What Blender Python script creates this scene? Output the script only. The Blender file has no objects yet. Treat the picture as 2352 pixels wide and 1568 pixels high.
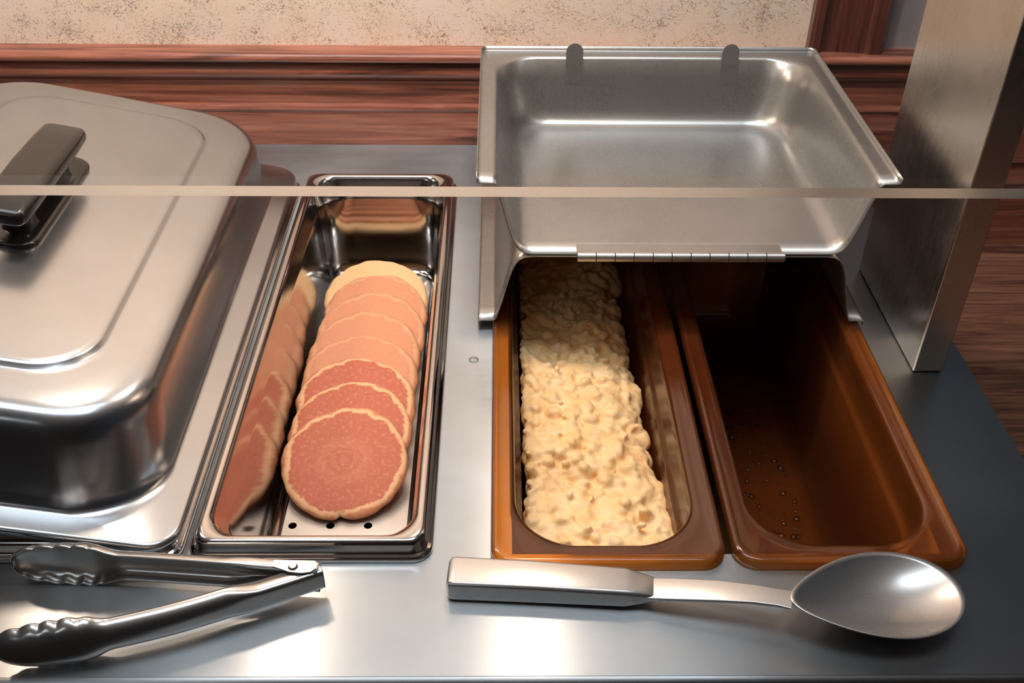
import bpy, bmesh, math, random
from mathutils import Vector, Matrix, noise
random.seed(7)
S = bpy.context.scene
C = S.collection
PI = math.pi

# ------------------------------------------------------------------ camera, world, lights, exposure
FPX, PITCH, YAW, ROLL = 2332.7, 0.6433, 0.0174, 0.0118
CAMP = Vector((0.2065, -0.4549, 0.5256))
cd = bpy.data.cameras.new('camera'); cam = bpy.data.objects.new('camera', cd); C.objects.link(cam)
cd.sensor_fit = 'HORIZONTAL'; cd.sensor_width = 36.0; cd.lens = 36.0 * FPX / 2352.0
cd.clip_start = 0.02; cd.clip_end = 50
F = Vector((math.sin(YAW) * math.cos(PITCH), math.cos(YAW) * math.cos(PITCH), -math.sin(PITCH)))
Rv = F.cross(Vector((0, 0, 1))).normalized(); Uv = Rv.cross(F)
R2 = math.cos(ROLL) * Rv + math.sin(ROLL) * Uv; U2 = -math.sin(ROLL) * Rv + math.cos(ROLL) * Uv
M = Matrix((R2, U2, -F)).transposed().to_4x4(); M.translation = CAMP
cam.matrix_world = M
S.camera = cam

S.view_settings.view_transform = 'Standard'; S.view_settings.look = 'None'
S.view_settings.gamma = 1.0; S.view_settings.use_curve_mapping = False
S.view_settings.exposure = 0.15

w = bpy.data.worlds.new('world'); S.world = w; w.use_nodes = True
w.node_tree.nodes['Background'].inputs[0].default_value = (0.8, 0.85, 1.0, 1)
w.node_tree.nodes['Background'].inputs[1].default_value = 0.05

def lamp(name, kind, loc, energy, color, **kw):
    l = bpy.data.lights.new(name, kind); l.energy = energy; l.color = color
    for k, v in kw.items():
        if k != 'rot': setattr(l, k, v)
    o = bpy.data.objects.new(name, l); o.location = loc; o.rotation_euler = kw.get('rot', (0, 0, 0)); C.objects.link(o)
    return o
WARM = (1.0, 0.78, 0.60)
lamp('heat_lamp_left_offscreen', 'POINT', (-0.350, 0.30, 0.55), 3.6, WARM, shadow_soft_size=0.025)
lamp('heat_lamp_middle_offscreen', 'POINT', (-0.053, 0.30, 0.55), 3.6, WARM, shadow_soft_size=0.025)
lamp('heat_lamp_right_offscreen', 'POINT', (0.245, 0.30, 0.55), 3.6, WARM, shadow_soft_size=0.025)
lamp('ceiling_panel_over_counter_offscreen', 'AREA', (0.1, 0.08, 1.55), 15, (0.84, 0.93, 1.0), shape='RECTANGLE', size=1.2, size_y=0.6)
lamp('ceiling_panel_behind_camera_offscreen', 'AREA', (-0.9, -2.0, 1.55), 4, (0.86, 0.95, 1.0), shape='RECTANGLE', size=0.6, size_y=0.3)

# ------------------------------------------------------------------ materials
def mat(name):
    m = bpy.data.materials.new(name); m.use_nodes = True
    nt = m.node_tree; b = nt.nodes['Principled BSDF']
    return m, nt, b
def N(nt, t, **kw):
    n = nt.nodes.new(t)
    for k, v in kw.items(): setattr(n, k, v)
    return n
def coords(nt, scale=(1, 1, 1), kind='Object'):
    tc = N(nt, 'ShaderNodeTexCoord'); mp = N(nt, 'ShaderNodeMapping')
    mp.inputs['Scale'].default_value = scale
    nt.links.new(tc.outputs[kind], mp.inputs['Vector'])
    return mp.outputs['Vector']
def noise_tex(nt, vec, scale, detail=4, rough=0.6, dist=0.0):
    n = N(nt, 'ShaderNodeTexNoise'); n.inputs['Scale'].default_value = scale
    n.inputs['Detail'].default_value = detail; n.inputs['Roughness'].default_value = rough
    n.inputs['Distortion'].default_value = dist
    nt.links.new(vec, n.inputs['Vector']); return n.outputs['Fac']
def ramp(nt, fac, stops, interp='LINEAR'):
    r = N(nt, 'ShaderNodeValToRGB'); cr = r.color_ramp; cr.interpolation = interp
    while len(cr.elements) < len(stops): cr.elements.new(0.5)
    for e, (p, c) in zip(cr.elements, stops):
        e.position = p; e.color = (*c, 1) if len(c) == 3 else c
    nt.links.new(fac, r.inputs['Fac']); return r.outputs['Color']
def maprange(nt, v, a, b, c, d):
    n = N(nt, 'ShaderNodeMapRange'); nt.links.new(v, n.inputs['Value'])
    for i, x in zip(('From Min', 'From Max', 'To Min', 'To Max'), (a, b, c, d)): n.inputs[i].default_value = x
    return n.outputs['Result']
def mixc(nt, fac, a, b, mode='MIX'):
    n = N(nt, 'ShaderNodeMix', data_type='RGBA', blend_type=mode)
    for s, v in ((n.inputs[0], fac), (n.inputs[6], a), (n.inputs[7], b)):
        if hasattr(v, 'is_output') or isinstance(v, bpy.types.NodeSocket): nt.links.new(v, s)
        elif isinstance(v, (int, float)): s.default_value = v
        else: s.default_value = (*v, 1)
    return n.outputs[2]
def bump(nt, b, h, strength, dist):
    n = N(nt, 'ShaderNodeBump'); n.inputs['Strength'].default_value = strength; n.inputs['Distance'].default_value = dist
    nt.links.new(h, n.inputs['Height']); nt.links.new(n.outputs['Normal'], b.inputs['Normal'])

def steel(name, col=(0.62, 0.61, 0.60), rough=0.25, var=0.10, brush=(6, 240, 240), bstr=0.12, smudge=9, aniso=0.0):
    m, nt, b = mat(name)
    b.inputs['Metallic'].default_value = 1
    sm = noise_tex(nt, coords(nt), smudge, 5, 0.6)
    br = noise_tex(nt, coords(nt, brush), 4, 3, 0.6)
    c1 = mixc(nt, maprange(nt, sm, 0.35, 0.7, 0, 1), tuple(x * 0.86 for x in col), col)
    nt.links.new(c1, b.inputs['Base Color'])
    r = N(nt, 'ShaderNodeMath', operation='ADD')
    nt.links.new(maprange(nt, sm, 0.3, 0.7, rough - var * 0.5, rough + var * 0.5), r.inputs[0])
    nt.links.new(maprange(nt, br, 0.3, 0.7, -var * 0.25, var * 0.25), r.inputs[1])
    nt.links.new(r.outputs[0], b.inputs['Roughness'])
    bump(nt, b, br, bstr, 0.0004)
    return m

MAT = {}
MAT['counter'] = steel('brushed_counter_steel', (0.42, 0.44, 0.455), 0.34, 0.08, (3, 160, 160), 0.06, 7)
def two_lobe(m, rough2, fac):
    nt = m.node_tree; b = nt.nodes['Principled BSDF']; out = nt.nodes['Material Output']
    g = N(nt, 'ShaderNodeBsdfGlossy'); g.inputs['Roughness'].default_value = rough2
    nt.links.new(b.inputs['Base Color'].links[0].from_socket, g.inputs['Color'])
    x = N(nt, 'ShaderNodeMixShader'); x.inputs[0].default_value = fac
    nt.links.new(b.outputs[0], x.inputs[1]); nt.links.new(g.outputs[0], x.inputs[2]); nt.links.new(x.outputs[0], out.inputs[0])
two_lobe(MAT['counter'], 0.50, 0.12)
def brushed(m, axis, an):
    nt = m.node_tree; b = nt.nodes['Principled BSDF']; b.inputs['Anisotropic'].default_value = an
    v = N(nt, 'ShaderNodeCombineXYZ')
    for i in range(3): v.inputs[i].default_value = axis[i]
    nt.links.new(v.outputs[0], b.inputs['Tangent'])
brushed(MAT['counter'], (0, 1, 0), 0.92)
MAT['lid'] = steel('satin_lid_steel', (0.455, 0.475, 0.50), 0.22, 0.02, (8, 8, 8), 0.0, 6)
two_lobe(MAT['lid'], 0.5, 0.15)
MAT['pan'] = steel('bright_pan_steel', (0.54, 0.52, 0.51), 0.13, 0.06, (60, 8, 60), 0.03, 12)
MAT['cover'] = steel('worn_cover_steel', (0.42, 0.415, 0.41), 0.28, 0.06, (70, 70, 70), 0.12, 8)
two_lobe(MAT['cover'], 0.6, 0.45)
MAT['tool'] = steel('polished_tool_steel', (0.50, 0.49, 0.485), 0.25, 0.04, (20, 20, 20), 0.0, 6)
two_lobe(MAT['tool'], 0.55, 0.3)
MAT['spoon'] = steel('satin_spoon_steel', (0.54, 0.53, 0.525), 0.27, 0.04, (20, 20, 20), 0.0, 6)
two_lobe(MAT['spoon'], 0.6, 0.4)
MAT['post'] = steel('brushed_post_steel', (0.62, 0.56, 0.49), 0.30, 0.12, (200, 200, 6), 0.10, 9)
MAT['well'] = steel('dull_well_steel', (0.34, 0.33, 0.32), 0.45, 0.1, (30, 30, 30), 0.05, 9)

def wood(name, dark, mid, light, axis=0, rough=0.32, coat=0.35, gs=1.0):
    m, nt, b = mat(name)
    sc = [26 * gs, 26 * gs, 26 * gs]; sc[axis] = 1.6 * gs
    v = coords(nt, tuple(sc))
    n1 = noise_tex(nt, v, 2.2, 5, 0.62, 1.2)
    sc2 = [160, 160, 160]; sc2[axis] = 5
    n2 = noise_tex(nt, coords(nt, tuple(sc2)), 2.0, 3, 0.6)
    c = ramp(nt, n1, [(0.33, dark), (0.47, mid), (0.62, light)])
    c2 = mixc(nt, maprange(nt, n2, 0.40, 0.62, 0.35, 0.0), c, tuple(x * 0.45 for x in dark), 'MIX')
    nt.links.new(c2, b.inputs['Base Color'])
    b.inputs['Roughness'].default_value = rough
    b.inputs['Coat Weight'].default_value = coat; b.inputs['Coat Roughness'].default_value = 0.18
    bump(nt, b, n2, 0.12, 0.0006)
    return m
MAT['mahogany'] = wood('mahogany_wood', (0.10, 0.028, 0.019), (0.38, 0.125, 0.08), (0.54, 0.21, 0.14), 0)
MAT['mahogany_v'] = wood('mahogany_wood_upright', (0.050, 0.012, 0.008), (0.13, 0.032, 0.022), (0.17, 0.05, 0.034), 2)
MAT['tablewood'] = wood('walnut_table_wood', (0.10, 0.04, 0.025), (0.26, 0.11, 0.065), (0.36, 0.17, 0.10), 0, 0.42, 0.1, 1.5)

def wallpaper():
    m, nt, b = mat('speckled_wallpaper')
    big = noise_tex(nt, coords(nt), 16, 3, 0.55)
    base = ramp(nt, big, [(0.3, (0.88, 0.71, 0.57)), (0.5, (0.90, 0.75, 0.63)), (0.7, (0.87, 0.75, 0.69))])
    cur = base
    for sc, col, off, lo, hi, k in (((1, 1, 1.5), (0.20, 0.19, 0.20), 0.0, 0.58, 0.635, 0.95),
                                 ((1.4, 1, 1), (0.36, 0.20, 0.11), 3.1, 0.60, 0.655, 0.85),
                                 ((1, 1, 1.3), (0.26, 0.25, 0.20), 7.7, 0.60, 0.655, 0.85)):
        tc = N(nt, 'ShaderNodeTexCoord'); mp = N(nt, 'ShaderNodeMapping')
        mp.inputs['Location'].default_value = (off, off, off); mp.inputs['Scale'].default_value = sc
        mp.inputs['Rotation'].default_value = (0, 0.6 * (off - 3), 0)
        nt.links.new(tc.outputs['Object'], mp.inputs['Vector'])
        fine = noise_tex(nt, mp.outputs['Vector'], 190, 5, 0.72, 2.2)
        clus = noise_tex(nt, mp.outputs['Vector'], 22, 2, 0.5)
        ad = N(nt, 'ShaderNodeMath', operation='ADD')
        nt.links.new(fine, ad.inputs[0]); nt.links.new(maprange(nt, clus, 0.3, 0.7, -0.07, 0.07), ad.inputs[1])
        cur = mixc(nt, maprange(nt, ad.outputs[0], lo, hi, 0, k), cur, col)
    nt.links.new(cur, b.inputs['Base Color'])
    b.inputs['Roughness'].default_value = 0.75
    return m
MAT['wallpaper'] = wallpaper()

def plain(name, col, rough=0.6, **kw):
    m, nt, b = mat(name)
    n = noise_tex(nt, coords(nt), kw.pop('ns', 20), 4, 0.6)
    c = mixc(nt, maprange(nt, n, 0.3, 0.7, 0, 1), tuple(x * 0.88 for x in col), col)
    nt.links.new(c, b.inputs['Base Color']); b.inputs['Roughness'].default_value = rough
    for k, v in kw.items(): b.inputs[k].default_value = v
    return m
MAT['greypaint'] = plain('lavender_grey_paint', (0.36, 0.33, 0.34), 0.6)
MAT['black'] = plain('black_phenolic', (0.012, 0.011, 0.011), 0.22)
MAT['white_paint'] = plain('white_paint', (0.85, 0.92, 0.95), 0.5)
MAT['slate_panel'] = plain('dark_slate_paint', (0.10, 0.155, 0.215), 0.5)  # colour of the added panel mirrored in the counter
MAT['ceiling'] = plain('offwhite_ceiling', (0.70, 0.68, 0.66), 0.8)
MAT['roomwall'] = plain('tan_room_wall', (0.085, 0.06, 0.05), 0.8)
MAT['slate'] = plain('slate_blue_wall', (0.10, 0.155, 0.215), 0.8)
MAT['carpet'] = plain('dark_carpet', (0.05, 0.03, 0.025), 0.9)

def amber():
    m, nt, b = mat('amber_polycarbonate')
    nt.nodes.remove(b); out = nt.nodes['Material Output']
    tr = N(nt, 'ShaderNodeBsdfTransparent'); tr.inputs[0].default_value = (0.98, 0.74, 0.42, 1)
    df = N(nt, 'ShaderNodeBsdfDiffuse'); df.inputs[0].default_value = (0.62, 0.17, 0.055, 1)
    tl = N(nt, 'ShaderNodeBsdfTranslucent'); tl.inputs[0].default_value = (0.80, 0.36, 0.07, 1)
    gl = N(nt, 'ShaderNodeBsdfGlossy'); gl.inputs['Roughness'].default_value = 0.12
    nt.links.new(maprange(nt, noise_tex(nt, coords(nt), 30, 4, 0.6), 0.3, 0.7, 0.12, 0.2), gl.inputs['Roughness'])
    m1 = N(nt, 'ShaderNodeMixShader'); m1.inputs[0].default_value = 0.5
    nt.links.new(df.outputs[0], m1.inputs[1]); nt.links.new(tl.outputs[0], m1.inputs[2])
    m2 = N(nt, 'ShaderNodeMixShader')
    nt.links.new(maprange(nt, noise_tex(nt, coords(nt), 45, 5, 0.7), 0.3, 0.75, 0.12, 0.17), m2.inputs[0])
    nt.links.new(tr.outputs[0], m2.inputs[1]); nt.links.new(m1.outputs[0], m2.inputs[2])
    fr = N(nt, 'ShaderNodeFresnel'); fr.inputs[0].default_value = 1.6
    m3 = N(nt, 'ShaderNodeMixShader'); nt.links.new(fr.outputs[0], m3.inputs[0])
    nt.links.new(m2.outputs[0], m3.inputs[1]); nt.links.new(gl.outputs[0], m3.inputs[2])
    nt.links.new(m3.outputs[0], out.inputs[0])
    return m
MAT['amber'] = amber()

def pane_mat():
    m, nt, b = mat('clear_guard_glass'); nt.nodes.remove(b); out = nt.nodes['Material Output']
    tr = N(nt, 'ShaderNodeBsdfTransparent'); tr.inputs[0].default_value = (0.97, 0.975, 0.97, 1)
    gl = N(nt, 'ShaderNodeBsdfGlossy'); gl.inputs['Roughness'].default_value = 0.02
    df = N(nt, 'ShaderNodeBsdfDiffuse'); df.inputs[0].default_value = (0.8, 0.8, 0.8, 1)
    m1 = N(nt, 'ShaderNodeMixShader')
    nt.links.new(maprange(nt, noise_tex(nt, coords(nt), 9, 3, 0.5), 0.45, 0.8, 0.012, 0.05), m1.inputs[0])
    nt.links.new(tr.outputs[0], m1.inputs[1]); nt.links.new(df.outputs[0], m1.inputs[2])
    fr = N(nt, 'ShaderNodeFresnel'); fr.inputs[0].default_value = 1.45
    m3 = N(nt, 'ShaderNodeMixShader'); nt.links.new(fr.outputs[0], m3.inputs[0])
    nt.links.new(m1.outputs[0], m3.inputs[1]); nt.links.new(gl.outputs[0], m3.inputs[2])
    nt.links.new(m3.outputs[0], out.inputs[0]); return m
def edge_mat():
    m, nt, b = mat('polished_glass_edge'); nt.nodes.remove(b); out = nt.nodes['Material Output']
    tr = N(nt, 'ShaderNodeBsdfTransparent'); tr.inputs[0].default_value = (0.85, 0.87, 0.86, 1)
    df = N(nt, 'ShaderNodeBsdfTranslucent'); df.inputs[0].default_value = (0.95, 0.95, 0.95, 1)
    d2 = N(nt, 'ShaderNodeBsdfDiffuse'); d2.inputs[0].default_value = (0.95, 0.95, 0.95, 1)
    a = N(nt, 'ShaderNodeMixShader'); a.inputs[0].default_value = 0.85
    nt.links.new(df.outputs[0], a.inputs[1]); nt.links.new(d2.outputs[0], a.inputs[2])
    m1 = N(nt, 'ShaderNodeMixShader'); m1.inputs[0].default_value = 0.9
    nt.links.new(tr.outputs[0], m1.inputs[1]); nt.links.new(a.outputs[0], m1.inputs[2])
    gl = N(nt, 'ShaderNodeBsdfGlossy'); gl.inputs['Roughness'].default_value = 0.35; gl.inputs['Color'].default_value = (0.95, 0.95, 0.95, 1)
    m4 = N(nt, 'ShaderNodeMixShader'); m4.inputs[0].default_value = 0.55
    nt.links.new(m1.outputs[0], m4.inputs[1]); nt.links.new(gl.outputs[0], m4.inputs[2])
    nt.links.new(m4.outputs[0], out.inputs[0]); return m
MAT['glass'] = pane_mat(); MAT['glassedge'] = edge_mat()

def pancake_mat(name, brown, brown2, pale, edge, ringpos=0.90):
    m, nt, b = mat(name)
    v = coords(nt, (1, 1, 0.0))
    ln = N(nt, 'ShaderNodeVectorMath', operation='LENGTH'); nt.links.new(v, ln.inputs[0])
    wob = noise_tex(nt, coords(nt), 55, 4, 0.65)
    ad = N(nt, 'ShaderNodeMath', operation='ADD')
    nt.links.new(ln.outputs['Value'], ad.inputs[0]); nt.links.new(maprange(nt, wob, 0.3, 0.7, -0.0035, 0.0035), ad.inputs[1])
    rr_ = maprange(nt, ad.outputs[0], 0, 0.0545, 0, 1)
    c = ramp(nt, rr_, [(0.0, brown2), (0.11, brown), (0.16, brown2), (0.22, brown), (0.30, brown2), (0.5, brown),
                       (ringpos - 0.03, brown), (ringpos, pale), (ringpos + 0.04, pale), (ringpos + 0.08, edge)])
    sp = noise_tex(nt, coords(nt), 260, 3, 0.7)
    c2 = mixc(nt, maprange(nt, sp, 0.52, 0.72, 0.0, 0.35), c, pale)
    nt.links.new(c2, b.inputs['Base Color']); b.inputs['Roughness'].default_value = 0.62
    b.inputs['Subsurface Weight'].default_value = 0.12; b.inputs['Subsurface Radius'].default_value = (0.004, 0.002, 0.001)
    bump(nt, b, sp, 0.25, 0.0008)
    return m
MAT['pk_red'] = pancake_mat('browned_pancake', (0.50, 0.125, 0.065), (0.56, 0.165, 0.09), (0.82, 0.47, 0.25), (0.60, 0.23, 0.11))
MAT['pk_tan'] = pancake_mat('tan_pancake', (0.62, 0.255, 0.135), (0.64, 0.27, 0.15), (0.70, 0.35, 0.19), (0.62, 0.26, 0.13))
MAT['pk_pale'] = pancake_mat('pale_pancake', (0.74, 0.46, 0.22), (0.75, 0.47, 0.23), (0.77, 0.50, 0.26), (0.74, 0.46, 0.22))

def egg_mat():
    m, nt, b = mat('scrambled_egg_curd')
    n = noise_tex(nt, coords(nt), 60, 5, 0.6)
    c = ramp(nt, n, [(0.3, (0.88, 0.55, 0.24)), (0.5, (0.90, 0.62, 0.31)), (0.7, (0.92, 0.68, 0.40))])
    nt.links.new(c, b.inputs['Base Color']); b.inputs['Roughness'].default_value = 0.5
    b.inputs['Subsurface Weight'].default_value = 0.15; b.inputs['Subsurface Radius'].default_value = (0.005, 0.003, 0.0015)
    bump(nt, b, noise_tex(nt, coords(nt), 420, 4, 0.7), 0.4, 0.0009)
    return m
MAT['egg'] = egg_mat()
m, nt, b = mat('water_drop'); nt.nodes.remove(b)
tr = N(nt, 'ShaderNodeBsdfTransparent'); gl = N(nt, 'ShaderNodeBsdfGlossy'); gl.inputs['Roughness'].default_value = 0.06
nt.links.new(ramp(nt, noise_tex(nt, coords(nt), 40), [(0.3, (0.86, 0.88, 0.88)), (0.7, (0.95, 0.95, 0.95))]), tr.inputs[0])
fr = N(nt, 'ShaderNodeFresnel'); fr.inputs[0].default_value = 1.45; mx = N(nt, 'ShaderNodeMixShader')
nt.links.new(fr.outputs[0], mx.inputs[0]); nt.links.new(tr.outputs[0], mx.inputs[1]); nt.links.new(gl.outputs[0], mx.inputs[2])
nt.links.new(mx.outputs[0], nt.nodes['Material Output'].inputs[0])
MAT['water'] = m

# ------------------------------------------------------------------ mesh helpers
def tag(o, label=None, cat=None, group=None, kind=None):
    if label: o['label'] = label
    if cat: o['category'] = cat
    if group: o['group'] = group
    if kind: o['kind'] = kind
    return o
def empty(name, loc, rot=None):
    o = bpy.data.objects.new(name, None); o.location = loc; o.empty_display_size = 0.05
    if rot is not None: o.rotation_euler = rot
    C.objects.link(o); return o
def link(name, me, material, parent=None, smooth=True, angle=40, loc=None):
    if smooth:
        for p in me.polygons: p.use_smooth = True
        try: me.set_sharp_from_angle(angle=math.radians(angle))
        except Exception: pass
    me.materials.clear(); me.materials.append(MAT[material])
    o = bpy.data.objects.new(name, me); C.objects.link(o)
    if parent is not None: o.parent = parent
    if loc is not None: o.location = loc
    return o
def meshof(name, V, Fc, recalc=True):
    me = bpy.data.meshes.new(name); me.from_pydata([tuple(v) for v in V], [], Fc); me.update()
    if recalc:
        bm = bmesh.new(); bm.from_mesh(me); bmesh.ops.recalc_face_normals(bm, faces=bm.faces); bm.to_mesh(me); bm.free()
    return me
def obj(name, V, Fc, material, parent=None, smooth=True, angle=40, off=None, recalc=True):
    if off is not None: V = [Vector(v) - Vector(off) for v in V]
    return link(name, meshof(name, V, Fc, recalc), material, parent, smooth, angle)
class MB:
    def __init__(s): s.V = []; s.F = []
    def add(s, V, Fc):
        n = len(s.V); s.V += [Vector(v) for v in V]; s.F += [tuple(i + n for i in f) for f in Fc]; return s
    def box(s, x0, x1, y0, y1, z0, z1):
        V = [(x, y, z) for x in (x0, x1) for y in (y0, y1) for z in (z0, z1)]
        return s.add(V, [(0, 1, 3, 2), (4, 6, 7, 5), (0, 4, 5, 1), (2, 3, 7, 6), (0, 2, 6, 4), (1, 5, 7, 3)])
    def cyl(s, a, b, r, n=16, r2=None):
        a = Vector(a); b = Vector(b); d = (b - a).normalized()
        u = d.orthogonal().normalized(); v = d.cross(u); r2 = r if r2 is None else r2
        V = [a + r * (math.cos(2 * PI * i / n) * u + math.sin(2 * PI * i / n) * v) for i in range(n)]
        V += [b + r2 * (math.cos(2 * PI * i / n) * u + math.sin(2 * PI * i / n) * v) for i in range(n)]
        Fc = [(i, (i + 1) % n, n + (i + 1) % n, n + i) for i in range(n)] + [tuple(range(n))[::-1], tuple(range(n, 2 * n))]
        return s.add(V, Fc)
    def build(s, name, material, parent=None, smooth=True, angle=40, off=None, bevel=0, bseg=2):
        o = obj(name, s.V, s.F, material, parent, smooth, angle, off)
        if bevel:
            md = o.modifiers.new('bevel', 'BEVEL'); md.width = bevel; md.segments = bseg; md.limit_method = 'ANGLE'
        return o
def rrect(x0, x1, y0, y1, r, seg=8):
    r = max(1e-5, min(r, (x1 - x0) / 2 - 1e-5, (y1 - y0) / 2 - 1e-5))
    P = []
    for cx, cy, a0 in ((x1 - r, y1 - r, 0), (x0 + r, y1 - r, PI / 2), (x0 + r, y0 + r, PI), (x1 - r, y0 + r, 1.5 * PI)):
        for i in range(seg + 1):
            a = a0 + PI / 2 * i / seg; P.append((cx + r * math.cos(a), cy + r * math.sin(a)))
    return P
def loft(rings, cap0=False, cap1=True, closed=True):
    V = []; Fc = []; n = len(rings[0])
    for R in rings: V += R
    m = n if closed else n - 1
    for k in range(len(rings) - 1):
        for i in range(m):
            j = (i + 1) % n; Fc.append((k * n + i, k * n + j, (k + 1) * n + j, (k + 1) * n + i))
    if cap0: Fc.append(tuple(range(n))[::-1])
    if cap1: Fc.append(tuple(range((len(rings) - 1) * n, len(rings) * n)))
    return V, Fc
def pan_rings(x0, x1, y0, y1, prof, seg=8):
    return [[(p[0], p[1], z) for p in rrect(x0 + i, x1 - i, y0 + i, y1 - i, r, seg)] for i, z, r in prof]
def solid(o, t, offset=-1):
    md = o.modifiers.new('thickness', 'SOLIDIFY'); md.thickness = t; md.offset = offset; return o
def unproj(u, v, ax, val):
    d = F + R2 * (u - 1176) / FPX + U2 * (784 - v) / FPX
    t = (val - CAMP[ax]) / d[ax]; return CAMP + t * d

# ------------------------------------------------------------------ the room
YW = 0.6346
def struct(o): return tag(o, kind='structure')
struct(MB().box(-2.4, 0.60, YW, YW + 0.1, -0.95, 1.6).build('wall_back', 'wallpaper', smooth=False))
struct(MB().box(0.60, 0.76, YW, YW + 0.1, -0.95, 1.6).build('wall_back', 'greypaint', smooth=False))
struct(MB().box(0.76, 2.2, YW + 0.02, YW + 0.1, -0.95, 1.6).build('added_panel_1', 'slate_panel', smooth=False))  # unseen slate-blue panel, added so the counter's right end reflects dark blue
struct(MB().box(-2.5, 2.3, -3.1, 0.74, 1.6, 1.7).build('ceiling', 'ceiling', smooth=False))
struct(MB().box(-2.5, 2.3, -3.1, 0.74, -1.05, -0.95).build('floor', 'carpet', smooth=False))
struct(MB().box(-2.5, 2.3, -3.2, -3.1, -1.05, 1.7).build('wall_front', 'roomwall', smooth=False))
struct(MB().box(-2.5, -2.4, -3.1, 0.74, -0.95, 1.6).build('wall_left', 'roomwall', smooth=False))
struct(MB().box(2.2, 2.3, -3.1, 0.74, -0.95, 1.6).build('wall_right', 'slate', smooth=False))

def profile_x(name, prof, x0, x1, material):
    n = len(prof); V = [(x0, y, z) for y, z in prof] + [(x1, y, z) for y, z in prof]
    Fc = [(i, (i + 1) % n, n + (i + 1) % n, n + i) for i in range(n)] + [tuple(range(n)), tuple(range(n, 2 * n))[::-1]]
    return obj(name, V, Fc, material, None, True, 25)
def arc(cy, cz, r, a0, a1, n=6): return [(cy + r * math.cos(math.radians(a0 + (a1 - a0) * i / n)), cz + r * math.sin(math.radians(a0 + (a1 - a0) * i / n))) for i in range(n + 1)]
# chair rail: profile in (y, z), front = lower y
Y = YW
rail = [(Y, 0.1150), (Y - 0.022, 0.1140)] + arc(Y - 0.022, 0.1090, 0.005, 90, 250, 6) + [(Y - 0.008, 0.1025), (Y - 0.008, 0.0985)] \
     + arc(Y - 0.009, 0.0900, 0.0085, 110, 265, 8) + [(Y - 0.004, 0.0795), (Y - 0.004, 0.077), (Y - 0.006, 0.0765), (Y - 0.006, 0.050), (Y - 0.0095, 0.0475), (Y - 0.0105, 0.0445),
       (Y - 0.0095, 0.042), (Y - 0.008, 0.0405), (Y - 0.008, -0.02), (Y, -0.02)]
struct(profile_x('trim_1', rail, -2.35, 0.86, 'mahogany'))
# upright casing beside the wallpaper, profile in (x, y)
xs = [(0.5456, 0.0), (0.5456, -0.012), (0.549, -0.016), (0.556, -0.016), (0.559, -0.012), (0.562, -0.010), (0.606, -0.014), (0.611, -0.018), (0.622, -0.018), (0.628, -0.012), (0.628, 0.0)]
n = len(xs); V = [(x, Y + y, 0.1142) for x, y in xs] + [(x, Y + y, 1.58) for x, y in xs]
struct(obj('trim_2', V, [(i, (i + 1) % n, n + (i + 1) % n, n + i) for i in range(n)] + [tuple(range(n))[::-1], tuple(range(n, 2 * n))], 'mahogany_v', None, True, 25))
struct(MB().box(-2.35, 2.15, Y - 0.006, Y + 0.012, -0.94, -0.02).build('trim_3', 'mahogany', smooth=False))
# flecks of chipped paint on the rail
o = MB().box(0.6215, 0.6275, Y - 0.0252, Y - 0.020, 0.1075, 0.1132).build('paint_chip', 'white_paint', smooth=False, bevel=0.001)
tag(o, 'small white paint chip on the chair rail below the upright casing', 'paint chip')

# ------------------------------------------------------------------ buffet counter
W, L = 0.162, 0.53
XA, YA = 0.1998, -0.0076
YF, YB, XR, XL = -0.088, 0.6262, 0.602, -0.62
cnt = tag(empty('buffet_counter', (0, 0, -0.9)), 'brushed stainless steel buffet counter holding the food pans', 'counter')
cuts = [(-0.3285, -0.0175, 0.0125, 0.5175), (0.013, 0.149, 0.013, 0.517), (XA + 0.0165, XA + 0.3085, YA + 0.0145, YA + 0.5155)]
gx = sorted({XL, XR} | {c[0] for c in cuts} | {c[1] for c in cuts}); gy = sorted({YF, YB} | {c[2] for c in cuts} | {c[3] for c in cuts})
idx = {}; V = []; Fc = []
def vid(x, y):
    if (x, y) not in idx: idx[(x, y)] = len(V); V.append((x, y, 0.0))
    return idx[(x, y)]
for i in range(len(gx) - 1):
    for j in range(len(gy) - 1):
        mx_, my_ = (gx[i] + gx[i + 1]) / 2, (gy[j] + gy[j + 1]) / 2
        if any(c[0] < mx_ < c[1] and c[2] < my_ < c[3] for c in cuts): continue
        Fc.append((vid(gx[i], gy[j]), vid(gx[i + 1], gy[j]), vid(gx[i + 1], gy[j + 1]), vid(gx[i], gy[j + 1])))
o = obj('counter_top', V, Fc, 'counter', cnt, False, off=(0, 0, -0.9), recalc=False); solid(o, 0.0015)
# rolled front edge and right edge
ep = [(YF + 0.0005, -0.0003)] + [(YF - 0.004 * math.sin(a), -0.0043 + 0.004 * math.cos(a)) for a in [PI / 2 * k / 6 for k in range(7)]] + [(YF - 0.004, -0.05), (YF - 0.0015, -0.05), (YF + 0.0005, -0.006)]
n = len(ep); V = [(XL, y, z) for y, z in ep] + [(XR, y, z) for y, z in ep]
obj('front_edge', V, [(i, (i + 1) % n, n + (i + 1) % n, n + i) for i in range(n)] + [tuple(range(n)), tuple(range(n, 2 * n))[::-1]], 'counter', cnt, True, 30, off=(0, 0, -0.9))
MB().box(XR - 0.003, XR, YF, YB, -0.06, -0.0016).build('side_edge', 'counter', cnt, False, off=(0, 0, -0.9))
MB().box(XL + 0.02, XR - 0.02, YF + 0.02, YB - 0.01, -0.9, -0.24).build('cabinet_body', 'mahogany', cnt, False, off=(0, 0, -0.9))
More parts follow.
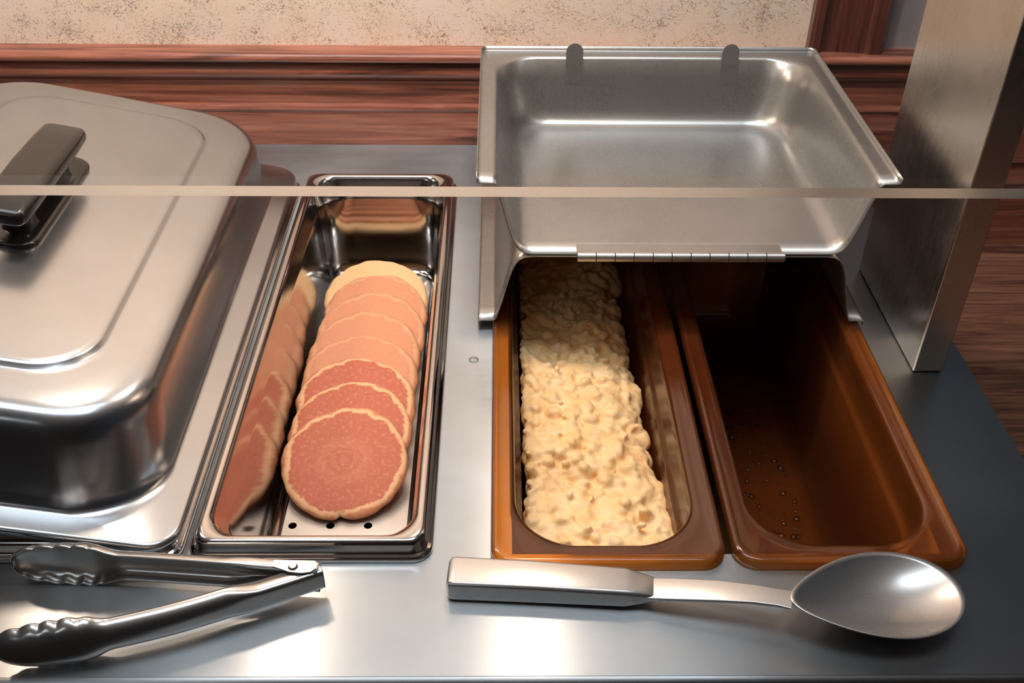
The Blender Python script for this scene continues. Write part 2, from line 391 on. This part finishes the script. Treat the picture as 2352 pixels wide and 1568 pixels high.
for c in cuts:
    V, Fc = loft(pan_rings(c[0] - 0.0005, c[1] + 0.0005, c[2] - 0.0005, c[3] + 0.0005, [(0, -0.002, 0.004), (0, -0.215, 0.004)], 2), False, True)
    solid(obj('well_box', V, Fc, 'well', cnt, True, 30, off=(0, 0, -0.9)), 0.002, 1)
# lower wooden side table beyond the counter's end
tb = tag(empty('side_table', (0.61, 0.0, -0.95)), 'dark grained wooden side table beside the counter end and post', 'table')
MB().box(0.612, 1.7, -0.5, 0.6275, -0.155, -0.132).build('table_top', 'tablewood', tb, False, off=tb.location, bevel=0.003)
for x in (0.66, 1.64):
    for y in (-0.45, 0.57): MB().box(x - 0.025, x + 0.025, y - 0.025, y + 0.025, -0.95, -0.155).build('leg', 'tablewood', tb, False, off=tb.location)

# ------------------------------------------------------------------ steel pans
steelprof = [(0.0, 0.0006, 0.013), (0.0, 0.0030, 0.013), (0.0008, 0.0040, 0.0125), (0.0022, 0.0044, 0.012), (0.0036, 0.0060, 0.011), (0.0042, 0.0120, 0.0105),
             (0.0050, 0.0140, 0.011), (0.0066, 0.0150, 0.012), (0.0088, 0.0150, 0.018), (0.0104, 0.0138, 0.022), (0.0116, 0.0105, 0.026), (0.0136, -0.0030, 0.032), (0.0148, -0.0062, 0.034), (0.0156, -0.0100, 0.034),
             (0.0170, -0.040, 0.033), (0.0192, -0.080, 0.031), (0.0203, -0.088, 0.030), (0.0230, -0.0935, 0.028), (0.0260, -0.0968, 0.025), (0.0300, -0.0980, 0.020)]
def steel_pan(name, x0, x1, y0, y1, label, cat, floor=True):
    e = tag(empty(name, ((x0 + x1) / 2, (y0 + y1) / 2, -0.098)), label, cat)
    V, Fc = loft(pan_rings(x0, x1, y0, y1, steelprof, 10), False, floor)
    solid(obj('pan_body', V, Fc, 'pan', e, True, 50, off=e.location), 0.0008, 1)
    return e
pp = steel_pan('pancake_pan', 0, W, 0, L, 'narrow bright stainless steel pan holding the row of pancakes', 'pan', False)
# perforated drain tray
TZ = -0.098
bm = bmesh.new()
tx0, tx1, ty0, ty1 = 0.030, W - 0.030, 0.030, L - 0.030
outer = [bm.verts.new((x, y, TZ)) for x, y in rrect(tx0, tx1, ty0, ty1, 0.020, 10)]
def ring_edges(vs): return [bm.edges.new((vs[i], vs[(i + 1) % len(vs)])) for i in range(len(vs))]
E_ = ring_edges(outer); holes = []
hp0 = unproj(672, 1207, 2, TZ); hp1 = unproj(845, 1210, 2, TZ)
for yy in (hp0.y, hp0.y + 0.045):
    for xx in (hp0.x, (hp0.x + hp1.x) / 2, hp1.x):
        hv = [bm.verts.new((xx + 0.0035 * math.cos(2 * PI * k / 16), yy + 0.0035 * math.sin(2 * PI * k / 16), TZ)) for k in range(16)]
        E_ += ring_edges(hv)
bmesh.ops.triangle_fill(bm, edges=E_, use_beauty=True)
bmesh.ops.recalc_face_normals(bm, faces=bm.faces)
for f in bm.faces:
    if f.normal.z < 0: f.normal_flip()
me = bpy.data.meshes.new('drain_tray'); bm.to_mesh(me); bm.free()
for v in me.vertices: v.co -= pp.location
MAT['tray'] = steel('matte_tray_steel', (0.66, 0.66, 0.66), 0.36, 0.1, (60, 60, 60), 0.04, 14)
o = link('perforated_bottom', me, 'tray', pp, False); solid(o, 0.0008)
tag(o, 'flat pan bottom with round drain holes')

lp = steel_pan('covered_pan', -0.340, -0.006, 0, L, 'wide stainless steel pan mostly hidden under the black-handled lid', 'pan')

# ------------------------------------------------------------------ tilted dome lid
LW, LL = 0.335, 0.535
lid = tag(empty('dome_lid', (-0.0046, -0.0045, 0.0165), (0.0, math.radians(11.3), math.radians(0.32))),
          'large satin steel dome lid with a black handle, tilted over its pan', 'lid')
lidprof = [(0.0, -0.005, 0.022), (0.0, -0.0015, 0.022), (0.0010, 0.0, 0.022), (0.003, 0.0006, 0.021), (0.0165, 0.0010, 0.050), (0.0190, 0.0020, 0.056), (0.0205, 0.0045, 0.060),
           (0.0220, 0.012, 0.062), (0.0260, 0.030, 0.062), (0.0300, 0.048, 0.062), (0.0318, 0.0560, 0.061), (0.0345, 0.0620, 0.060), (0.0385, 0.0665, 0.058), (0.0440, 0.0690, 0.056), (0.0500, 0.0700, 0.054),
           (0.0610, 0.0705, 0.050), (0.0700, 0.0708, 0.046), (0.0735, 0.0709, 0.044), (0.0750, 0.0714, 0.043), (0.0768, 0.0736, 0.042), (0.0790, 0.0747, 0.040), (0.0830, 0.0750, 0.038)]
V, Fc = loft(pan_rings(-LW, 0, 0, LL, lidprof, 14))
solid(obj('lid_shell', V, Fc, 'lid', lid, True, 60), 0.001, -1)
# handle
hx, hy, hz = -LW / 2 - 0.004, LL / 2, 0.0748
hd = empty('handle', (hx, hy, hz)); hd.parent = lid
tag(hd, 'black plastic grip handle on the lid')
def blk(name, secs, parent):
    rings = [[(p[0], y, p[1]) for p in rrect(-wd, wd, z0, z1, r, 5)] for y, wd, z0, z1, r in secs]
    V, Fc = loft(rings, True, True); return obj(name, V, Fc, 'black', parent, True, 50)
V, Fc = loft([[(p[0], p[1], z) for p in rrect(-0.019 + i, 0.019 - i, -0.066 + i, 0.078 - i, 0.014, 6)] for i, z in ((0, 0), (0, 0.003), (0.0012, 0.0045), (0.004, 0.005))])
obj('base_plate', V, Fc, 'black', hd, True, 50)
for s in (-1, 1):
    V, Fc = loft([[(p[0], p[1] + s * 0.038, z) for p in rrect(-0.012 + i, 0.012 - i, -0.013 + i, 0.013 - i, 0.007, 5)] for i, z in ((0, 0.004), (0.002, 0.009), (0.0025, 0.018), (0.0, 0.027))])
    obj('foot', V, Fc, 'black', hd, True, 60)
secs = [(-0.0740, 0.010, 0.0265, 0.0335, 0.003), (-0.0725, 0.0145, 0.0250, 0.0355, 0.004), (-0.068, 0.0170, 0.0242, 0.0370, 0.005), (-0.045, 0.0180, 0.0240, 0.0395, 0.006), (0, 0.0185, 0.0240, 0.0410, 0.007),
        (0.045, 0.0180, 0.0240, 0.0395, 0.006), (0.066, 0.0172, 0.0250, 0.0375, 0.005), (0.0705, 0.0150, 0.0262, 0.0360, 0.004), (0.0725, 0.010, 0.0280, 0.0340, 0.003)]
blk('grip', secs, hd)

# ------------------------------------------------------------------ pancakes
TONES = {0: 'pk_red', 1: 'pk_red', 2: 'pk_red', 3: 'pk_tan', 4: 'pk_tan', 5: 'pk_tan', 6: 'pk_tan', 7: 'pk_pale'}
def pancake(i, loc, R, tilt, yaw, tone, label, notch=None):
    nseg = 96; V = []; Fc = []
    prof = [(0.0, 0.0078), (0.25, 0.0078), (0.5, 0.0077), (0.72, 0.0074), (0.84, 0.0072), (0.91, 0.0067), (0.96, 0.0056), (0.99, 0.0040), (1.0, 0.0026), (0.985, 0.0010), (0.95, 0.0), (0.0, 0.0)]
    for k, (rf, z) in enumerate(prof):
        for s in range(nseg):
            a = 2 * PI * s / nseg
            wob = 1 + 0.05 * noise.noise(Vector((math.cos(a) * 1.3, math.sin(a) * 1.3, i * 3.7))) + 0.03 * noise.noise(Vector((math.cos(a) * 5, math.sin(a) * 5, i * 5.1 + 9)))
            if notch is not None:
                da = (a - notch + PI) % (2 * PI) - PI; wob -= 0.075 * math.exp(-(da / 0.06) ** 2) * (rf > 0.7)
            r = R * rf * (1 + (wob - 1) * min(1, rf * 1.2))
            zz = z + (0.0006 * noise.noise(Vector((r * math.cos(a) * 60, r * math.sin(a) * 60, i * 2.0))) if z > 0.003 else 0)
            V.append((r * math.cos(a), r * math.sin(a), zz))
    n = nseg
    for k in range(len(prof) - 1):
        for s in range(n): Fc.append((k * n + s, k * n + (s + 1) % n, (k + 1) * n + (s + 1) % n, (k + 1) * n + s))
    bm = bmesh.new(); me = bpy.data.meshes.new('pancake'); me.from_pydata(V, [], Fc); bm.from_mesh(me)
    bmesh.ops.remove_doubles(bm, verts=bm.verts, dist=1e-5); bmesh.ops.recalc_face_normals(bm, faces=bm.faces); bm.to_mesh(me); bm.free()
    o = link('pancake', me, tone, None, True, 70); o.location = loc; o.rotation_euler = (tilt, 0.0, yaw)
    return tag(o, label, 'pancake', 'pancakes in the steel pan')
# (apex pixel of the rear edge) -> spacing; front one first
ordn = ['front pancake lying uncovered on top, ringed brown face with pale rim', 'browned pancake directly under the uncovered front pancake', 'browned pancake third from the perforated pan end',
        'tan pancake fourth from the perforated pan end', 'tan pancake fifth from the perforated pan end', 'tan pancake sixth from the perforated pan end',
        'tan pancake leaning on the pale rearmost pancake', 'pale unbrowned pancake at the rear end of the row']
apex = [(785, 932), (800, 870), (816, 814), (832, 763), (846, 712), (860, 667), (868, 627), (872, 592)]
prs = [0.0545, 0.0540, 0.0545, 0.0545, 0.0540, 0.0545, 0.0530, 0.0535]
tl = math.radians(16.5)
for i, (u, v) in enumerate(apex):
    R = prs[i]; zt = TZ + 0.0012 + 2 * R * math.sin(tl) + 0.0072
    P = unproj(u, v, 2, zt)
    P.x = min(max(P.x, 0.0215 + R * 1.01), W - 0.0215 - R * 1.01)
    pancake(i, (P.x, P.y - R * math.cos(tl) + 0.002, TZ + 0.0012 + R * math.sin(tl)), R, tl, 0.0, TONES[i], ordn[i], notch=(-PI / 2 if i == 0 else None))

# ------------------------------------------------------------------ amber pans
amberprof = [(0.0005, 0.0005, 0.016), (0.0, 0.0020, 0.016), (0.0003, 0.0065, 0.016), (0.0015, 0.0085, 0.016), (0.0035, 0.0090, 0.016), (0.0050, 0.0084, 0.016), (0.0060, 0.0076, 0.017),
             (0.0120, 0.0076, 0.030), (0.0150, 0.0074, 0.040), (0.0165, 0.0062, 0.044), (0.0172, 0.0035, 0.045), (0.0178, -0.004, 0.045), (0.0190, -0.022, 0.044),
             (0.0198, -0.0245, 0.043), (0.0220, -0.0262, 0.042), (0.0228, -0.0285, 0.041), (0.0275, -0.125, 0.036), (0.0300, -0.138, 0.034), (0.0350, -0.146, 0.030), (0.0420, -0.149, 0.024)]
def amber_pan(x0, label):
    e = tag(empty('amber_pan', (x0 + W / 2, YA + L / 2, -0.15)), label, 'pan', 'amber plastic pans under the hinged cover')
    outerprof = [(0.0425, -0.1512, 0.024), (0.0335, -0.1480, 0.030), (0.0280, -0.139, 0.034), (0.0252, -0.125, 0.036), (0.0205, -0.0290, 0.041), (0.0196, -0.0282, 0.042), (0.0176, -0.0266, 0.043),
                 (0.0167, -0.0235, 0.044), (0.0155, -0.004, 0.045), (0.0148, 0.0020, 0.045), (0.0135, 0.0044, 0.040), (0.0060, 0.0050, 0.020), (0.0030, 0.0048, 0.017), (0.0022, 0.0005, 0.016), (0.0005, 0.0005, 0.016)]
    xa_, xb_ = x0 + 0.002, x0 + W - 0.002
    n1 = len(amberprof); V, Fc = loft(pan_rings(xa_, xb_, YA, YA + L, amberprof + outerprof, 14), False, False)
    m_ = len(V) // (n1 + len(outerprof)); Fc = [f for f in Fc if not (min(f) // m_ == n1 - 1 and max(f) // m_ == n1)]
    Fc += [tuple(range((n1 - 1) * m_, n1 * m_)), tuple(range(n1 * m_, (n1 + 1) * m_))[::-1]]
    o = obj('pan_body', V, Fc, 'amber', e, True, 60, off=e.location)
    return e
amber_pan(XA, 'amber plastic pan filled with scrambled eggs'); amber_pan(XA + W + 0.001, 'empty amber plastic pan with wet speckled bottom beside the scrambled eggs')

# ------------------------------------------------------------------ hinged cover
HY, HZ = 0.262, 0.0775
CX0, CX1, CYB = 0.1900, 0.5265, 0.5430
def half_ring(i, r, seg=8):
    x0, x1, yb = CX0 + i, CX1 - i, CYB - i
    P = [(x0, HY), (x0, HY + 0.02)] + [(x0, HY + 0.02 + (yb - r - HY - 0.02) * t) for t in (0.33, 0.66)]
    P += [(x0 + r - r * math.cos(PI / 2 * k / seg), yb - r + r * math.sin(PI / 2 * k / seg)) for k in range(seg + 1)]
    P += [(x0 + r + (x1 - x0 - 2 * r) * t, yb) for t in (0.25, 0.5, 0.75)]
    P += [(x1 - r + r * math.sin(PI / 2 * k / seg), yb - r + r * math.cos(PI / 2 * k / seg)) for k in range(seg + 1)]
    P += [(x1, HY + 0.02 + (yb - r - HY - 0.02) * t) for t in (0.66, 0.33)] + [(x1, HY + 0.02), (x1, HY)]
    return P
coverprof = [(0.0, 0.0055, 0.006), (0.0, 0.0092, 0.006), (0.0010, 0.0102, 0.006), (0.0030, 0.0105, 0.008), (0.0120, 0.0105, 0.030), (0.0140, 0.0112, 0.036), (0.0155, 0.0135, 0.040), (0.0200, 0.030, 0.040), (0.0255, 0.052, 0.039),
             (0.0285, 0.0620, 0.038), (0.0310, 0.0680, 0.037), (0.0345, 0.0725, 0.035), (0.0390, 0.0750, 0.032), (0.0450, 0.0758, 0.028)]
cov = tag(empty('hinged_cover', ((CX0 + CX1) / 2, (HY + CYB) / 2, 0.0095)), 'steel hinged pan cover, its front half folded back upside down', 'pan cover')
rings = [[(p[0], p[1], z) for p in half_ring(i, r)] for i, z, r in coverprof]
V, Fc = loft(rings, False, True, closed=False)
solid(obj('rear_half', V, Fc, 'cover', cov, True, 50, off=cov.location), 0.0009, 1)
V2 = [(x, y, 2 * HZ - z) for x, y, z in V]
fh = solid(obj('front_half', V2, Fc, 'cover', cov, True, 50, off=cov.location), 0.0009, 1)
tag(fh, 'front half folded back, open side up')
# hinge
hg = MB().box(0.2719, 0.4431, HY + 0.0005, HY + 0.0135, HZ + 0.0012, HZ + 0.0026).build('hinge_leaf', 'cover', cov, False, off=cov.location)
kn = 11; x0, x1 = 0.2719, 0.4440; st = (x1 - x0) / kn
me0 = None
for k in range(kn):
    if me0 is None:
        kk = MB().cyl((-st / 2 + 0.0004, 0, 0), (st / 2 - 0.0004, 0, 0), 0.0042, 16).build('hinge_knuckle', 'spoon', hg, True, 40); me0 = kk.data
    else:
        kk = bpy.data.objects.new('hinge_knuckle', me0); C.objects.link(kk); kk.parent = hg
    kk.location = Vector((x0 + st * (k + 0.5), HY - 0.0036, HZ + 0.0008)) - cov.location
# retaining tabs on the far flange of the folded half
for xx in (0.2827, 0.4385):
    zt = 2 * HZ - 0.0105; b_ = MB()
    P = [(-0.0085, 0.0), (-0.0085, 0.012)] + [(-0.0085 * math.cos(PI * k / 10), 0.012 + 0.0085 * math.sin(PI * k / 10)) for k in range(1, 10)] + [(0.0085, 0.012), (0.0085, 0.0)]
    # strip riveted to the inside of the end wall, standing up past the flange
    yb = CYB - 0.0175
    V = [(xx - 0.0085, yb - 0.0045, zt - 0.026), (xx + 0.0085, yb - 0.0045, zt - 0.026)] + [(xx - px_, yb, zt - 0.006 + pz_) for px_, pz_ in P]
    Fc2 = [tuple(range(2, len(V))), (0, 1, 2, len(V) - 1)]
    solid(obj('retaining_tab', V, Fc2, 'cover', cov, False, 40, off=cov.location), 0.001, 1)

# ------------------------------------------------------------------ scrambled eggs
tb_ = bmesh.new(); bmesh.ops.create_icosphere(tb_, subdivisions=2, radius=1.0)
ICO_V = [v.co.copy() for v in tb_.verts]; tb_.verts.index_update(); ICO_F = [tuple(v.index for v in f.verts) for f in tb_.faces]; tb_.free()
EG = MB()
def curd(x, y, z, r, sx=1, sy=1, sz=1): EG.add([(x + v.x * r * sx, y + v.y * r * sy, z + v.z * r * sz) for v in ICO_V], ICO_F)
ex0 = 0.2275
def egg_right(y): # right flank of the heap
    t = (y - 0.04) / 0.45
    return 0.340 - 0.020 * min(1, max(0, t * 3)) + 0.005 * noise.noise(Vector((y * 30, 0, 3)))
def egg_top(x, y):
    return -0.036 + 0.006 * noise.noise(Vector((x * 25, y * 25, 1))) - 0.010 * max(0, (x - egg_right(y) + 0.02) / 0.02)
EG.box(0.235, 0.318, 0.06, 0.475, -0.135, -0.05)
rng = random.Random(3)
yy = 0.038
while yy < 0.49:
    xx = ex0
    while xx < egg_right(yy):
        for rep in range(3):
            r2 = (rng.uniform(0.008, 0.0145), rng.uniform(0.004, 0.007), rng.uniform(0.0025, 0.004))[rep]
            x = xx + rng.uniform(-0.006, 0.006); y = yy + rng.uniform(-0.006, 0.006)
            fy = max(0.0, (0.062 - y) / 0.03)
            if y < 0.062 and (x < 0.238 + 0.012 * fy): continue
            x = min(max(x, 0.2262 + r2 * 1.15), egg_right(y)); y = max(y, 0.026 + r2)
            z = egg_top(x, y) - r2 * 0.55 + rng.uniform(-0.003, 0.003) + (0, 0.004, 0.006)[rep]
            curd(x, y, z, r2, rng.uniform(0.8, 1.3), rng.uniform(0.8, 1.3), rng.uniform(0.7, 1.0))
        xx += 0.0115
    yy += 0.0115
yy = 0.05
while yy < 0.49:
    for z in (-0.055, -0.068, -0.085):
        curd(egg_right(yy) - 0.006 + rng.uniform(-0.003, 0.002), yy, z, rng.uniform(0.008, 0.012))
    yy += 0.011
me = meshof('scrambled_eggs', EG.V, EG.F, False)
egg = link('scrambled_eggs', me, 'egg', None, True, 180)
rm = egg.modifiers.new('fuse', 'REMESH'); rm.mode = 'VOXEL'; rm.voxel_size = 0.0016; rm.use_smooth_shade = True
sm = egg.modifiers.new('soften', 'SMOOTH'); sm.factor = 0.5; sm.iterations = 5
for sz, st in ((0.014, 0.0050), (0.004, 0.0010)):
    tx = bpy.data.textures.new('curd', 'CLOUDS'); tx.noise_scale = sz; tx.noise_depth = 2
    dm = egg.modifiers.new('curd', 'DISPLACE'); dm.texture = tx; dm.strength = st; dm.texture_coords = 'LOCAL'; dm.mid_level = 0.5
tag(egg, 'heap of lumpy yellow scrambled eggs in the amber pan', 'scrambled eggs', kind='stuff')
# crumbs stuck to the inside left of the pan
for k, (u, v, r) in enumerate(((1176, 829, 0.0030), (1174, 859, 0.0022), (1172, 940, 0.0014))):
    bm = bmesh.new(); bmesh.ops.create_icosphere(bm, subdivisions=2, radius=r)
    for vt in bm.verts: vt.co *= 1 + 0.35 * noise.noise(vt.co * 400 + Vector((k * 5, 0, 0)))
    me = bpy.data.meshes.new('egg_crumb'); bm.to_mesh(me); bm.free()
    o = link('egg_crumb', me, 'egg'); P = unproj(u, v, 0, XA + 0.0182 + r * 0.7); o.location = P
    tag(o, ('largest egg crumb stuck to the egg pan wall nearest the hinged cover', 'smaller egg crumb just in front of the largest crumb on the egg pan wall', 'tiniest egg crumb on the egg pan wall, farthest from the hinged cover')[k], 'crumb', 'egg crumbs on the pan wall')

# ------------------------------------------------------------------ sneeze guard
sg = tag(empty('sneeze_guard', (0.565, 0.28, 0.0)), 'sneeze guard with clear pane and steel post above the counter', 'sneeze guard')
MB().box(0.552, 0.577, 0.2035, 0.362, 0.0012, 0.78).build('post', 'post', sg, True, 30, off=sg.location, bevel=0.0012)
GY = 0.06
gb = unproj(1176, 452, 1, GY).z
g = MB().box(-0.9, 0.70, GY, GY + 0.012, gb, 0.78)
o = g.build('glass_pane', 'glass', sg, False, off=sg.location)
o.data.materials.append(MAT['glassedge'])
for p in o.data.polygons:
    if abs(p.normal.y) < 0.5: p.material_index = 1
tag(o, 'clear glass pane with a polished lower edge')
MB().box(0.560, 0.570, GY + 0.012, 0.2035, 0.50, 0.53).build('glass_bracket', 'post', sg, False, off=sg.location)

# ------------------------------------------------------------------ tongs
tg = tag(empty('tongs', (0.0, -0.04, 0.0)), 'scalloped stainless steel serving tongs lying open on the counter', 'tongs')
def tong_arm(pts, side, h0, d0):
    pts = [Vector((x, y, 0)) for x, y in pts]; zc = 0.0190
    cum = [0.0]
    for p, q in zip(pts, pts[1:]): cum.append(cum[-1] + (q - p).length)
    def at(s):
        t = s * cum[-1]; k = max(i for i in range(len(pts) - 1) if cum[i] <= t + 1e-9); u = (t - cum[k]) / (cum[k + 1] - cum[k])
        p0, p1, p2, p3 = pts[max(0, k - 1)], pts[k], pts[k + 1], pts[min(len(pts) - 1, k + 2)]
        return 0.5 * (2 * p1 + (p2 - p0) * u + (2 * p0 - 5 * p1 + 4 * p2 - p3) * u * u + (3 * p1 - p0 - 3 * p2 + p3) * u ** 3)
    rings = []; ns = 150; nt_ = 37; hs = 0.64
    for k in range(ns + 1):
        s = k / ns; base = at(s); d = (at(min(1, s + 0.01)) - at(max(0, s - 0.01))).normalized()
        nn = Vector((-d.y, d.x, 0)) * side; sc = 1
        if s < hs:
            t = min(1, max(0, (s - 0.20) / 0.12)); t = t * t * (3 - 2 * t); H = h0 + (0.0112 - h0) * t; D = d0 + (0.0088 - d0) * t; pw = 7 - 4.4 * t
        else:
            t = (s - hs) / (1 - hs); e = math.sin(min(1, t / 0.32) * PI / 2) ** 2
            H = 0.0112 + 0.0072 * e; D = 0.0088 + 0.0015 * e; pw = 2.6 - 0.6 * min(1, t * 2)
            if t > 0.42: H *= math.sqrt(max(0.0, 1 - ((t - 0.42) / 0.585) ** 2.3))
            if t > 0.6: D *= math.sqrt(max(0.02, 1 - ((t - 0.6) / 0.41) ** 2))
            if t > 0.10: sc = 1 - 0.11 * (1 - abs(math.sin((t - 0.10) * PI * 6.4))) * min(1, (t - 0.10) * 6)
            H = max(0.0012, H)
        ring = []
        for j in range(nt_):
            u = -1 + 2 * j / (nt_ - 1)
            th = u * PI / 2; uu = math.copysign(abs(math.sin(th)) ** (2 / pw), math.sin(th))
            q = base + nn * (D * math.cos(th) ** (2 / pw) if abs(u) < 0.999 else 0)
            ring.append((q.x, q.y, zc + H * uu * (1 + (sc - 1) * max(0, (abs(uu) - 0.70) / 0.30) ** 1.5)))
        rings.append(ring)
    V, Fc = loft(rings, False, False, closed=False)
    o = obj('arm', V, Fc, 'tool', tg, True, 50, off=tg.location); solid(o, 0.0009, 0)
tong_arm([(0.0935, -0.0325), (0.065, -0.0297), (0.015, -0.0250), (-0.035, -0.0208), (-0.07, -0.0190), (-0.1040, -0.0185)], -1, 0.0090, 0.0095)
tong_arm([(0.0935, -0.0225), (0.065, -0.0350), (0.012, -0.0570), (-0.035, -0.0712), (-0.065, -0.0772), (-0.0905, -0.0805)], 1, 0.0080, 0.0092)
# rounded ear of the back arm, lapped over the other arm and riveted
ear = [(0.0655, -0.0232), (0.0910, -0.0240), (0.0935, -0.0262), (0.0930, -0.0300), (0.0900, -0.0328), (0.0840, -0.0338), (0.0765, -0.0328), (0.0700, -0.0302), (0.0655, -0.0285)]
zt = 0.0285
V = [(u, v, z) for z in (zt, zt + 0.0011) for u, v in ear]; n = len(ear)
obj('pivot_ear', V, [(i, (i + 1) % n, n + (i + 1) % n, n + i) for i in range(n)] + [tuple(range(n))[::-1], tuple(range(n, 2 * n))], 'tool', tg, False, off=tg.location)
rx, ry = 0.0783, -0.0289
MB().cyl((rx, ry, 0.0100), (rx, ry, zt), 0.0022, 14).cyl((rx, ry, zt + 0.0008), (rx, ry, zt + 0.0024), 0.0034, 16, 0.0022).build('rivet', 'tool', tg, True, 40, off=tg.location)

# ------------------------------------------------------------------ serving spoon
sp = tag(empty('serving_spoon', (0.30, -0.03, 0.0)), 'large stainless steel serving spoon with hollow handle on the counter', 'spoon')
def tube(path, name, parent, n=5):
    # path: (x, y, z, half width, half height, radius)
    rings = []
    for k, (x, y, z, wd, hh, r) in enumerate(path):
        a = path[max(0, k - 1)]; b = path[min(len(path) - 1, k + 1)]
        d = Vector((b[0] - a[0], b[1] - a[1], 0)).normalized(); nn = Vector((-d.y, d.x, 0))
        rings.append([(x + nn.x * p[0], y + nn.y * p[0], z + p[1]) for p in rrect(-wd, wd, -hh, hh, r, n)])
    V, Fc = loft(rings, True, True); return obj(name, V, Fc, 'spoon', parent, True, 45, off=parent.location)
hp = [(0.1745, -0.0205, 0.0090, 0.0095, 0.0065, 0.003), (0.1760, -0.0206, 0.0090, 0.0118, 0.0080, 0.003), (0.1790, -0.0208, 0.0090, 0.0122, 0.0084, 0.003), (0.230, -0.0240, 0.0092, 0.0120, 0.0082, 0.003),
      (0.288, -0.0290, 0.0096, 0.0112, 0.0074, 0.003), (0.296, -0.0300, 0.0098, 0.0100, 0.0060, 0.003), (0.303, -0.0308, 0.0100, 0.0088, 0.0042, 0.002), (0.307, -0.0312, 0.0102, 0.0082, 0.0022, 0.001)]
tube(hp, 'handle', sp)
npth = [(0.300, -0.0312, 0.0100, 0.0085, 0.0018, 0.001), (0.318, -0.0345, 0.0135, 0.0088, 0.0015, 0.001), (0.345, -0.0395, 0.0180, 0.0084, 0.0014, 0.001), (0.366, -0.0440, 0.0205, 0.0074, 0.0014, 0.001),
        (0.380, -0.0475, 0.0216, 0.0070, 0.0013, 0.001), (0.3885, -0.0500, 0.0222, 0.0074, 0.0010, 0.0008)]
tube(npth, 'neck', sp)
bc = Vector((0.4475, -0.0425, 0.0185)); ang = math.radians(8); A_, B_ = 0.0535, 0.0345; V = []; Fc = []; nr, na = 16, 72
for i in range(nr + 1):
    rf = i / nr
    for j in range(na):
        a = 2 * PI * j / na
        # egg shaped outline: pointed towards the neck
        lx = A_ * math.cos(a) - 0.007 * ((1 - math.cos(a)) / 2) ** 8; ly = B_ * math.sin(a) * (1 + 0.10 * math.cos(a) - 0.18 * ((1 - math.cos(a)) / 2) ** 3)
        x, y = lx * rf, ly * rf
        V.append((bc.x + x * math.cos(ang) - y * math.sin(ang), bc.y + x * math.sin(ang) + y * math.cos(ang), bc.z - 0.0140 * (1 - rf ** 2.2) + 0.0015 * (x / A_) ** 2 - 0.003 * (x / A_)))
for i in range(nr):
    for j in range(na): Fc.append((i * na + j, i * na + (j + 1) % na, (i + 1) * na + (j + 1) % na, (i + 1) * na + j))
bm = bmesh.new(); me = bpy.data.meshes.new('bowl'); me.from_pydata(V, [], Fc); bm.from_mesh(me)
bmesh.ops.remove_doubles(bm, verts=bm.verts, dist=1e-6); bmesh.ops.recalc_face_normals(bm, faces=bm.faces); bm.to_mesh(me); bm.free()
for v in me.vertices: v.co -= sp.location
solid(link('bowl', me, 'spoon', sp, True, 60), 0.0013, 0)

DR = MB(); rng = random.Random(11)
XF = XA + W + 0.001
for k in range(150):
    x = rng.uniform(XF + 0.045, XF + 0.118); y = rng.uniform(0.05, 0.33); r = rng.choice((0.0014, 0.0018, 0.0024, 0.0032))
    DR.add([(x + v.x * r, y + v.y * r, -0.1490 + 0.7 * v.z * r) for v in ICO_V], ICO_F)
o = DR.build('water_droplets', 'water', None, True, 180)
tag(o, 'scattered water droplets on the bottom of the empty amber pan', 'water droplets', kind='stuff')
# ------------------------------------------------------------------ water drop on the counter
P = unproj(1088, 827, 2, 0.0)
bm = bmesh.new(); bmesh.ops.create_uvsphere(bm, u_segments=20, v_segments=10, radius=0.004, matrix=Matrix.Diagonal((1, 0.8, 0.45, 1)))
me = bpy.data.meshes.new('water_drop'); bm.to_mesh(me); bm.free()
o = link('water_drop', me, 'water'); o.location = (P.x, P.y, 0.0008); tag(o, 'single clear water drop on the steel between the pans', 'water drop')
